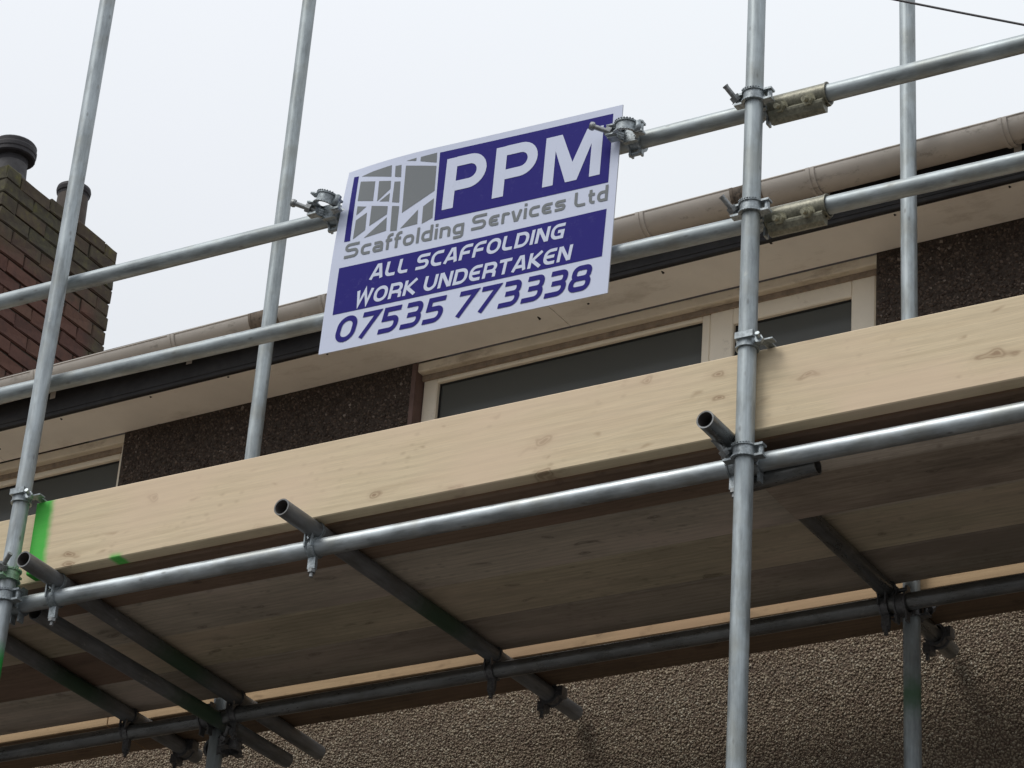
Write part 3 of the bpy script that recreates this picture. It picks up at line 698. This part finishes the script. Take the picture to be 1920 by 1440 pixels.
# toe board clips
def toe_clip(x, z, matn='cast'):
    mb = MB(); band(mb, (0, 0, 0), (0, 0, 1), w=.030, th=.003, fl=.0055)
    mb.box((.024, -.012, -.003), (.075, .012, .001)); mb.cyl((.040, -.006, -.006), (.046, -.040, .004), .006, 10); mb.hexnut((.041, -.014, -.004), (.17, -.97, .1), .012, .011)
    mb.box((.04, .0, -.002), (.062, .072, .002))
    mb.box((-.02, -.034, .004), (.03, -.022, .022))
    mb.build('toe_board_clip', matn, sca, Vector((x, YF, z))-SO)
toe_clip(sx(X3, L3, 3.745), BZ+TB+.006); toe_clip(sx(X1, L1, 3.74), BZ+TB+.006)

# ================================================================ SIGN
BL, BRc, TRc, TL = (Vector(q) for q in ((-4.3567, 5.9465, 4.0073), (-3.4462, 5.9465, 3.9945), (-3.445, 5.9665, 4.599), (-4.3528, 5.9665, 4.6301)))
SW, SH = .912, .600
sign = thing('sign', 'blue and white company sign board with a phone number, hung on the top guard rail', 'sign', BL)
nrm_s = (BRc-BL).cross(TL-BL).normalized()               # faces the street
def sp(u, v, off=0.0):
    a, b_ = u/SW, v/SH
    p = BL*(1-a)*(1-b_)+BRc*a*(1-b_)+TRc*a*b_+TL*(1-a)*b_
    k = max(0, 1-a/.34); h = max(0, (b_-.35)/.65)
    bend = .026*k*k*h*h+.004*math.sin(a*3.1)*math.sin(b_*2.5)
    return p+nrm_s*(off-bend)-BL
def grid_panel(mb, u0, u1, v0, v1, off, mi=0, nu=26, nv=14):
    vs = [sp(u0+(u1-u0)*i/nu, v0+(v1-v0)*j/nv, off) for j in range(nv+1) for i in range(nu+1)]
    fs = [(j*(nu+1)+i, j*(nu+1)+i+1, (j+1)*(nu+1)+i+1, (j+1)*(nu+1)+i) for j in range(nv) for i in range(nu)]
    mb.add(vs, fs, True, mi)
def quad_panel(mb, q, off, nu=20, nv=10):                  # q: BL, BR, TR, TL in (u, v)
    vs = []
    for j in range(nv+1):
        for i in range(nu+1):
            a, b_ = i/nu, j/nv
            u = (q[0][0]*(1-a)+q[1][0]*a)*(1-b_)+(q[3][0]*(1-a)+q[2][0]*a)*b_
            v = (q[0][1]*(1-a)+q[1][1]*a)*(1-b_)+(q[3][1]*(1-a)+q[2][1]*a)*b_
            vs.append(sp(u, v, off))
    fs = [(j*(nu+1)+i, j*(nu+1)+i+1, (j+1)*(nu+1)+i+1, (j+1)*(nu+1)+i) for j in range(nv) for i in range(nu)]
    mb.add(vs, fs, True)
mb = MB(); grid_panel(mb, 0, SW, 0, SH, 0)
o_ = len(mb.v); mb2 = MB(); grid_panel(mb2, 0, SW, 0, SH, -.004); mb.add(mb2.v, [f[::-1] for f in mb2.f], True)
def edge(pts):
    a = [sp(u, v, 0) for u, v in pts]; b_ = [sp(u, v, -.004) for u, v in pts]; k = len(pts)
    mb.add(a+b_, [(i, k+i, k+i+1, i+1) for i in range(k-1)], False, 1)
N_ = 26
edge([(SW*i/N_, 0) for i in range(N_+1)]); edge([(SW*(1-i/N_), SH) for i in range(N_+1)])
edge([(0, SH*(1-i/14)) for i in range(15)]); edge([(SW, SH*i/14) for i in range(15)])
mb.build('board', ['sign_white', 'sign_edge'], sign)
E0 = .0006
mb = MB(); quad_panel(mb, [(.332, .356), (.886, .353), (.884, .577), (.325, .580)], E0); mb.build('blue_panel', 'sign_blue', sign)
mb = MB(); quad_panel(mb, [(.030, .117), (.886, .119), (.888, .268), (.030, .266)], E0); mb.build('blue_panel', 'sign_blue', sign)
mb = MB(); quad_panel(mb, [(.033, .351), (.053, .350), (.043, .573), (.025, .575)], E0, 2, 12); mb.build('blue_bar', 'sign_blue', sign)
LOGO = [[(.054,.569),(.095,.575),(.161,.578),(.165,.538)],[(.175,.571),(.196,.57),(.2,.528),(.178,.535)],[(.212,.579),(.246,.581),(.246,.571)],[(.261,.58),(.315,.582),(.317,.549),(.261,.566)],[(.054,.551),(.109,.537),(.112,.47),(.056,.484)],[(.123,.534),(.166,.524),(.168,.497),(.127,.465)],[(.179,.518),(.2,.514),(.205,.443),(.18,.45)],[(.212,.563),(.318,.538),(.321,.456),(.219,.406)],[(.135,.463),(.168,.483),(.169,.455)],[(.059,.465),(.092,.456),(.06,.434)],[(.11,.454),(.167,.44),(.168,.413),(.112,.387)],[(.182,.437),(.207,.431),(.209,.351),(.187,.353)],[(.062,.417),(.097,.435),(.1,.376),(.062,.354)],[(.099,.35),(.169,.403),(.173,.358)],[(.22,.355),(.273,.405),(.276,.358)],[(.289,.412),(.322,.431),(.325,.367),(.291,.355)]]
mb = MB()
for poly in LOGO:
    q = poly if len(poly) == 4 else poly+[poly[-1]]
    q = q[::-1]
    vs = []; nu = nv = 5
    for j in range(nv+1):
        for i in range(nu+1):
            a, b_ = i/nu, j/nv
            u = (q[0][0]*(1-a)+q[1][0]*a)*(1-b_)+(q[3][0]*(1-a)+q[2][0]*a)*b_
            v = (q[0][1]*(1-a)+q[1][1]*a)*(1-b_)+(q[3][1]*(1-a)+q[2][1]*a)*b_
            vs.append(sp(u, v, E0))
    mb.add(vs, [(j*(nu+1)+i, j*(nu+1)+i+1, (j+1)*(nu+1)+i+1, (j+1)*(nu+1)+i) for j in range(nv) for i in range(nu)], True)
mb.build('logo', 'sign_grey', sign)
# ---- lettering drawn as strokes
def fillet(pts, closed=False):
    P = [(p[0], p[1], p[2] if len(p) > 2 else 0) for p in pts]; outp = []; k = len(P)
    for i, (x, y, r) in enumerate(P):
        if r == 0 or (not closed and i in (0, k-1)): outp.append((x, y)); continue
        a, c = Vector(P[i-1][:2])-Vector((x, y)), Vector(P[(i+1) % k][:2])-Vector((x, y))
        la, lc = a.length, c.length; a.normalize(); c.normalize()
        ang = math.acos(max(-1, min(1, a.dot(c)))); t = min(r/math.tan(ang/2), la*.5 if i not in (1,) or closed else la, lc*.5 if i != k-2 or closed else lc)
        rr = t*math.tan(ang/2); bis = (a+c).normalized(); cen = Vector((x, y))+bis*(rr/math.sin(ang/2))
        s, e = Vector((x, y))+a*t-cen, Vector((x, y))+c*t-cen
        a0 = math.atan2(s.y, s.x); da = math.atan2(e.y, e.x)-a0
        while da > math.pi: da -= 2*math.pi
        while da < -math.pi: da += 2*math.pi
        for q in range(8): outp.append((cen.x+rr*math.cos(a0+da*q/7), cen.y+rr*math.sin(a0+da*q/7)))
    return outp
def stroke(pts, w, closed=False):
    P = [Vector(p) for p in fillet(pts, closed)]
    Q = [P[0]]
    for p in P[1:]:
        if (p-Q[-1]).length > 1e-4: Q.append(p)
    if closed and (Q[0]-Q[-1]).length < 1e-4: Q.pop()
    k = len(Q); Ls, Rs = [], []
    for i in range(k):
        pr = Q[i-1] if (i or closed) else None; nx = Q[(i+1) % k] if (i < k-1 or closed) else None
        d0 = (Q[i]-pr).normalized() if pr is not None else (nx-Q[i]).normalized()
        d1 = (nx-Q[i]).normalized() if nx is not None else d0
        n0, n1 = Vector((-d0.y, d0.x)), Vector((-d1.y, d1.x)); mvec = n0+n1
        mvec = mvec.normalized() if mvec.length > 1e-6 else n0
        L = (w/2)/max(.35, mvec.dot(n0))
        Ls.append(Q[i]+mvec*L); Rs.append(Q[i]-mvec*L)
    idx = range(k if closed else k-1)
    return Ls+Rs, [(i, k+i, k+(i+1) % k, (i+1) % k) for i in idx]
def rr(x0, y0, x1, y1, r): return ('c', [(x0, y0, r), (x0, y1, r), (x1, y1, r), (x1, y0, r)])
def o_(*p): return ('o', list(p))
G = {
 'A': (.94, [o_((.07, 0), (.44, .91), (.60, .91), (.86, 0)), o_((.24, .28), (.79, .28))]),
 'L': (.76, [o_((.10, 1), (.10, .09, .26), (.74, .09))]),
 'S': (.90, [o_((.88, .91), (.09, .91, .26), (.09, .53, .24), (.79, .53, .24), (.79, .09, .28), (0, .09))]),
 'C': (.82, [o_((.82, .91), (.09, .91, .36), (.09, .09, .36), (.80, .09))]),
 'F': (.80, [o_((.09, 0), (.09, .91, .36), (.82, .91)), o_((.09, .46), (.70, .46))]),
 'O': (.95, [rr(.09, .09, .86, .91, .36)]),
 'D': (.92, [('c', [(.09, .09), (.09, .91), (.83, .91, .40), (.83, .09, .40)])]),
 'I': (.20, [o_((.10, 0), (.10, 1))]),
 'N': (.90, [o_((.09, 0), (.09, 1)), o_((.81, 0), (.81, 1)), o_((.14, .97), (.76, .03))]),
 'G': (.90, [o_((.90, .91), (.09, .91, .36), (.09, .09, .36), (.81, .09), (.81, .49), (.46, .49))]),
 'W': (1.16, [o_((.07, 1), (.27, .07), (.58, .95), (.86, .07), (1.10, 1))]),
 'R': (.88, [o_((.09, 0), (.09, .91), (.79, .91, .28), (.79, .42, .26), (.14, .42)), o_((.56, .40), (.79, .34, .12), (.80, 0))]),
 'K': (.86, [o_((.09, 0), (.09, 1)), o_((.82, 1), (.22, .50), (.84, 0))]),
 'U': (.90, [o_((.09, 1), (.09, .09, .36), (.81, .09, .36), (.81, 1))]),
 'E': (.82, [o_((.82, .91), (.09, .91, .36), (.09, .09, .36), (.80, .09)), o_((.09, .50), (.72, .50))]),
 'T': (.84, [o_((0, .91), (.86, .91)), o_((.43, 0), (.43, .91))]),
 'c': (.62, [o_((.62, .63), (.09, .63, .22), (.09, .09, .22), (.60, .09))]),
 'a': (.66, [o_((.08, .63), (.57, .63, .18), (.57, 0)), o_((.57, .09), (.09, .09, .13), (.09, .37, .13), (.57, .37))]),
 'f': (.42, [o_((.15, 0), (.15, .99, .20), (.44, .99)), o_((0, .63), (.40, .63))]),
 'o': (.70, [rr(.09, .09, .61, .63, .22)]),
 'l': (.18, [o_((.09, 0), (.09, 1.06))]),
 'd': (.69, [('c', [(.09, .09, .22), (.09, .63, .22), (.60, .63, .02), (.60, .09, .02)]), o_((.60, 0), (.60, 1.06))]),
 'i': (.18, [o_((.09, 0), (.09, .72)), o_((.09, .86), (.09, 1.04))]),
 'n': (.67, [o_((.09, 0), (.09, .63, .02), (.58, .63, .20), (.58, 0))]),
 'g': (.69, [('c', [(.09, .12, .20), (.09, .63, .20), (.60, .63, .02), (.60, .12, .02)]), o_((.60, .72), (.60, -.18, .15), (.08, -.18))]),
 'e': (.64, [o_((.60, .09), (.09, .09, .22), (.09, .63, .22), (.62, .63)), o_((.09, .36), (.52, .36))]),
 'r': (.44, [o_((.09, 0), (.09, .63, .04), (.38, .63, .1), (.43, .55))]),
 'v': (.62, [o_((.07, .72), (.26, .05), (.38, .05), (.57, .72))]),
 's': (.64, [o_((.62, .63), (.09, .63, .12), (.09, .37, .12), (.55, .37, .12), (.55, .09, .14), (.02, .09))]),
 't': (.44, [o_((.15, .96), (.15, .09, .20), (.44, .09)), o_((0, .63), (.42, .63))]),
 '0': (.95, [rr(.09, .09, .86, .91, .38)]),
 '7': (.90, [o_((.06, .91), (.84, .91), (.22, 0))]),
 '5': (.92, [o_((.90, .91), (.16, .91), (.16, .55), (.80, .55, .22), (.80, .09, .30), (0, .09))]),
 '3': (.92, [o_((.10, .91), (.80, .91, .20), (.80, .51, .20), (.22, .51)), o_((.56, .51), (.82, .51, .20), (.82, .09, .26), (0, .09))]),
 '8': (.96, [rr(.14, .50, .82, .91, .20), rr(.09, .09, .87, .50, .22)]),
}
def text(s, u0, u1, base, hgt, w, slant, matn, gap=.16, space=.5, off=E0+.0006, du=0.0):
    x = 0; items = []
    for chx in s:
        if chx == ' ': x += space; continue
        wd, st = G[chx]; items.append((chx, x)); x += wd+gap
    tot = x-gap; k = (u1-u0-slant*hgt)/tot
    for chx, x0 in items:
        mb = MB(); layer = 0
        for kind, pts in G[chx][1]:
            # lay strokes out in true size so their width is even
            tp = [((x0+p[0])*k, p[1]*hgt)+((p[2]*min(k, hgt),) if len(p) > 2 else ()) for p in pts]
            V, F = stroke(tp, w, kind == 'c')
            mb.add([sp(u0+v.x+slant*v.y, base+v.y+du*v.x, off+.0001*layer) for v in V], F); layer += 1
        letter(mb, matn)
def letter(mb, matn):
    me = mb.mesh('letter', matn)
    for poly in me.polygons:                              # every face looks at the street
        if poly.normal.dot(nrm_s) < 0: poly.flip()
    return place(me, 'letter', sign)
text('Scaffolding', .041, .434, .294, .0475, .0088, .0, 'sign_grey', .13)
text('Services', .458, .757, .296, .0475, .0088, .0, 'sign_grey', .13)
text('Ltd', .784, .888, .295, .0475, .0088, .0, 'sign_grey', .16)
text('ALL SCAFFOLDING', .139, .764, .206, .0465, .0098, .13, 'sign_white', .17, .42)
text('WORK UNDERTAKEN', .100, .793, .130, .0475, .0098, .13, 'sign_white', .17, .42)
text('07535 773338', .046, .864, .024, .079, .0150, .17, 'sign_blue', .18, .42)
def letter_poly(tris_polys):
    mb = MB()
    for poly in tris_polys: mb.add([sp(u, v, E0+.0007) for u, v in poly], [tuple(range(len(poly)))])
    letter(mb, 'sign_white')
def bigP(x, w, b0, t0):
    sw = .036; h = t0-b0; th = .030
    mb = MB(); mid = b0+h*.365
    mb.add([sp(u, v, E0+.0007) for u, v in ((x, b0), (x+sw, b0), (x+sw, t0), (x, t0))], [(0, 1, 2, 3)])
    pts = [(x+sw*.9, t0-th/2), (x+w-sw/2, t0-th/2, h*.26), (x+w-sw/2, mid+th/2-.004, h*.26), (x+sw*.9, mid+th/2-.004)]
    V, F = stroke(pts, th*1.06); mb.add([sp(v.x, v.y, E0+.0008) for v in V], F)
    letter(mb, 'sign_white')
bigP(.353, .136, .385, .551); bigP(.515, .139, .386, .550)
mx0, mx1, mb0, mt0, sw = .676, .857, .385, .545, .0335
cx_ = (mx0+mx1)/2
letter_poly([[(mx0, mb0), (mx0+sw, mb0), (mx0+sw, mt0), (mx0, mt0)], [(mx1-sw, mb0), (mx1, mb0), (mx1, mt0), (mx1-sw, mt0)],
             [(mx0+sw, mt0), (mx0+sw, mt0-.05), (cx_-.018, mb0), (cx_, mb0), (cx_, mb0+.062), (mx0+sw+.018, mt0)],
             [(mx1-sw, mt0), (mx1-sw, mt0-.05), (cx_+.018, mb0), (cx_, mb0), (cx_, mb0+.062), (mx1-sw-.018, mt0)]])

# ================================================================ OVERHEAD CABLE
pa, pb = Vector((-2.30125, 5.2, 4.10139)), Vector((-1.99405, 5.2, 3.9415))
d_ = (pb-pa); mb = MB(); pts = []
for i in range(41):
    t = -14+28*i/40; pts.append(pa+d_*(t+.5)+Vector((0, 0, .0022*t*t*.6)))
for a, b_ in zip(pts[:-1], pts[1:]): mb.lathe([(.0028, 0), (.0028, (b_-a).length)], a-pts[0], b_-a, 8)
cab = mb.build('overhead_cable', 'cable', loc=pts[0]); cab['label'] = 'thin black overhead cable crossing the top right corner of the sky'; cab['category'] = 'cable'
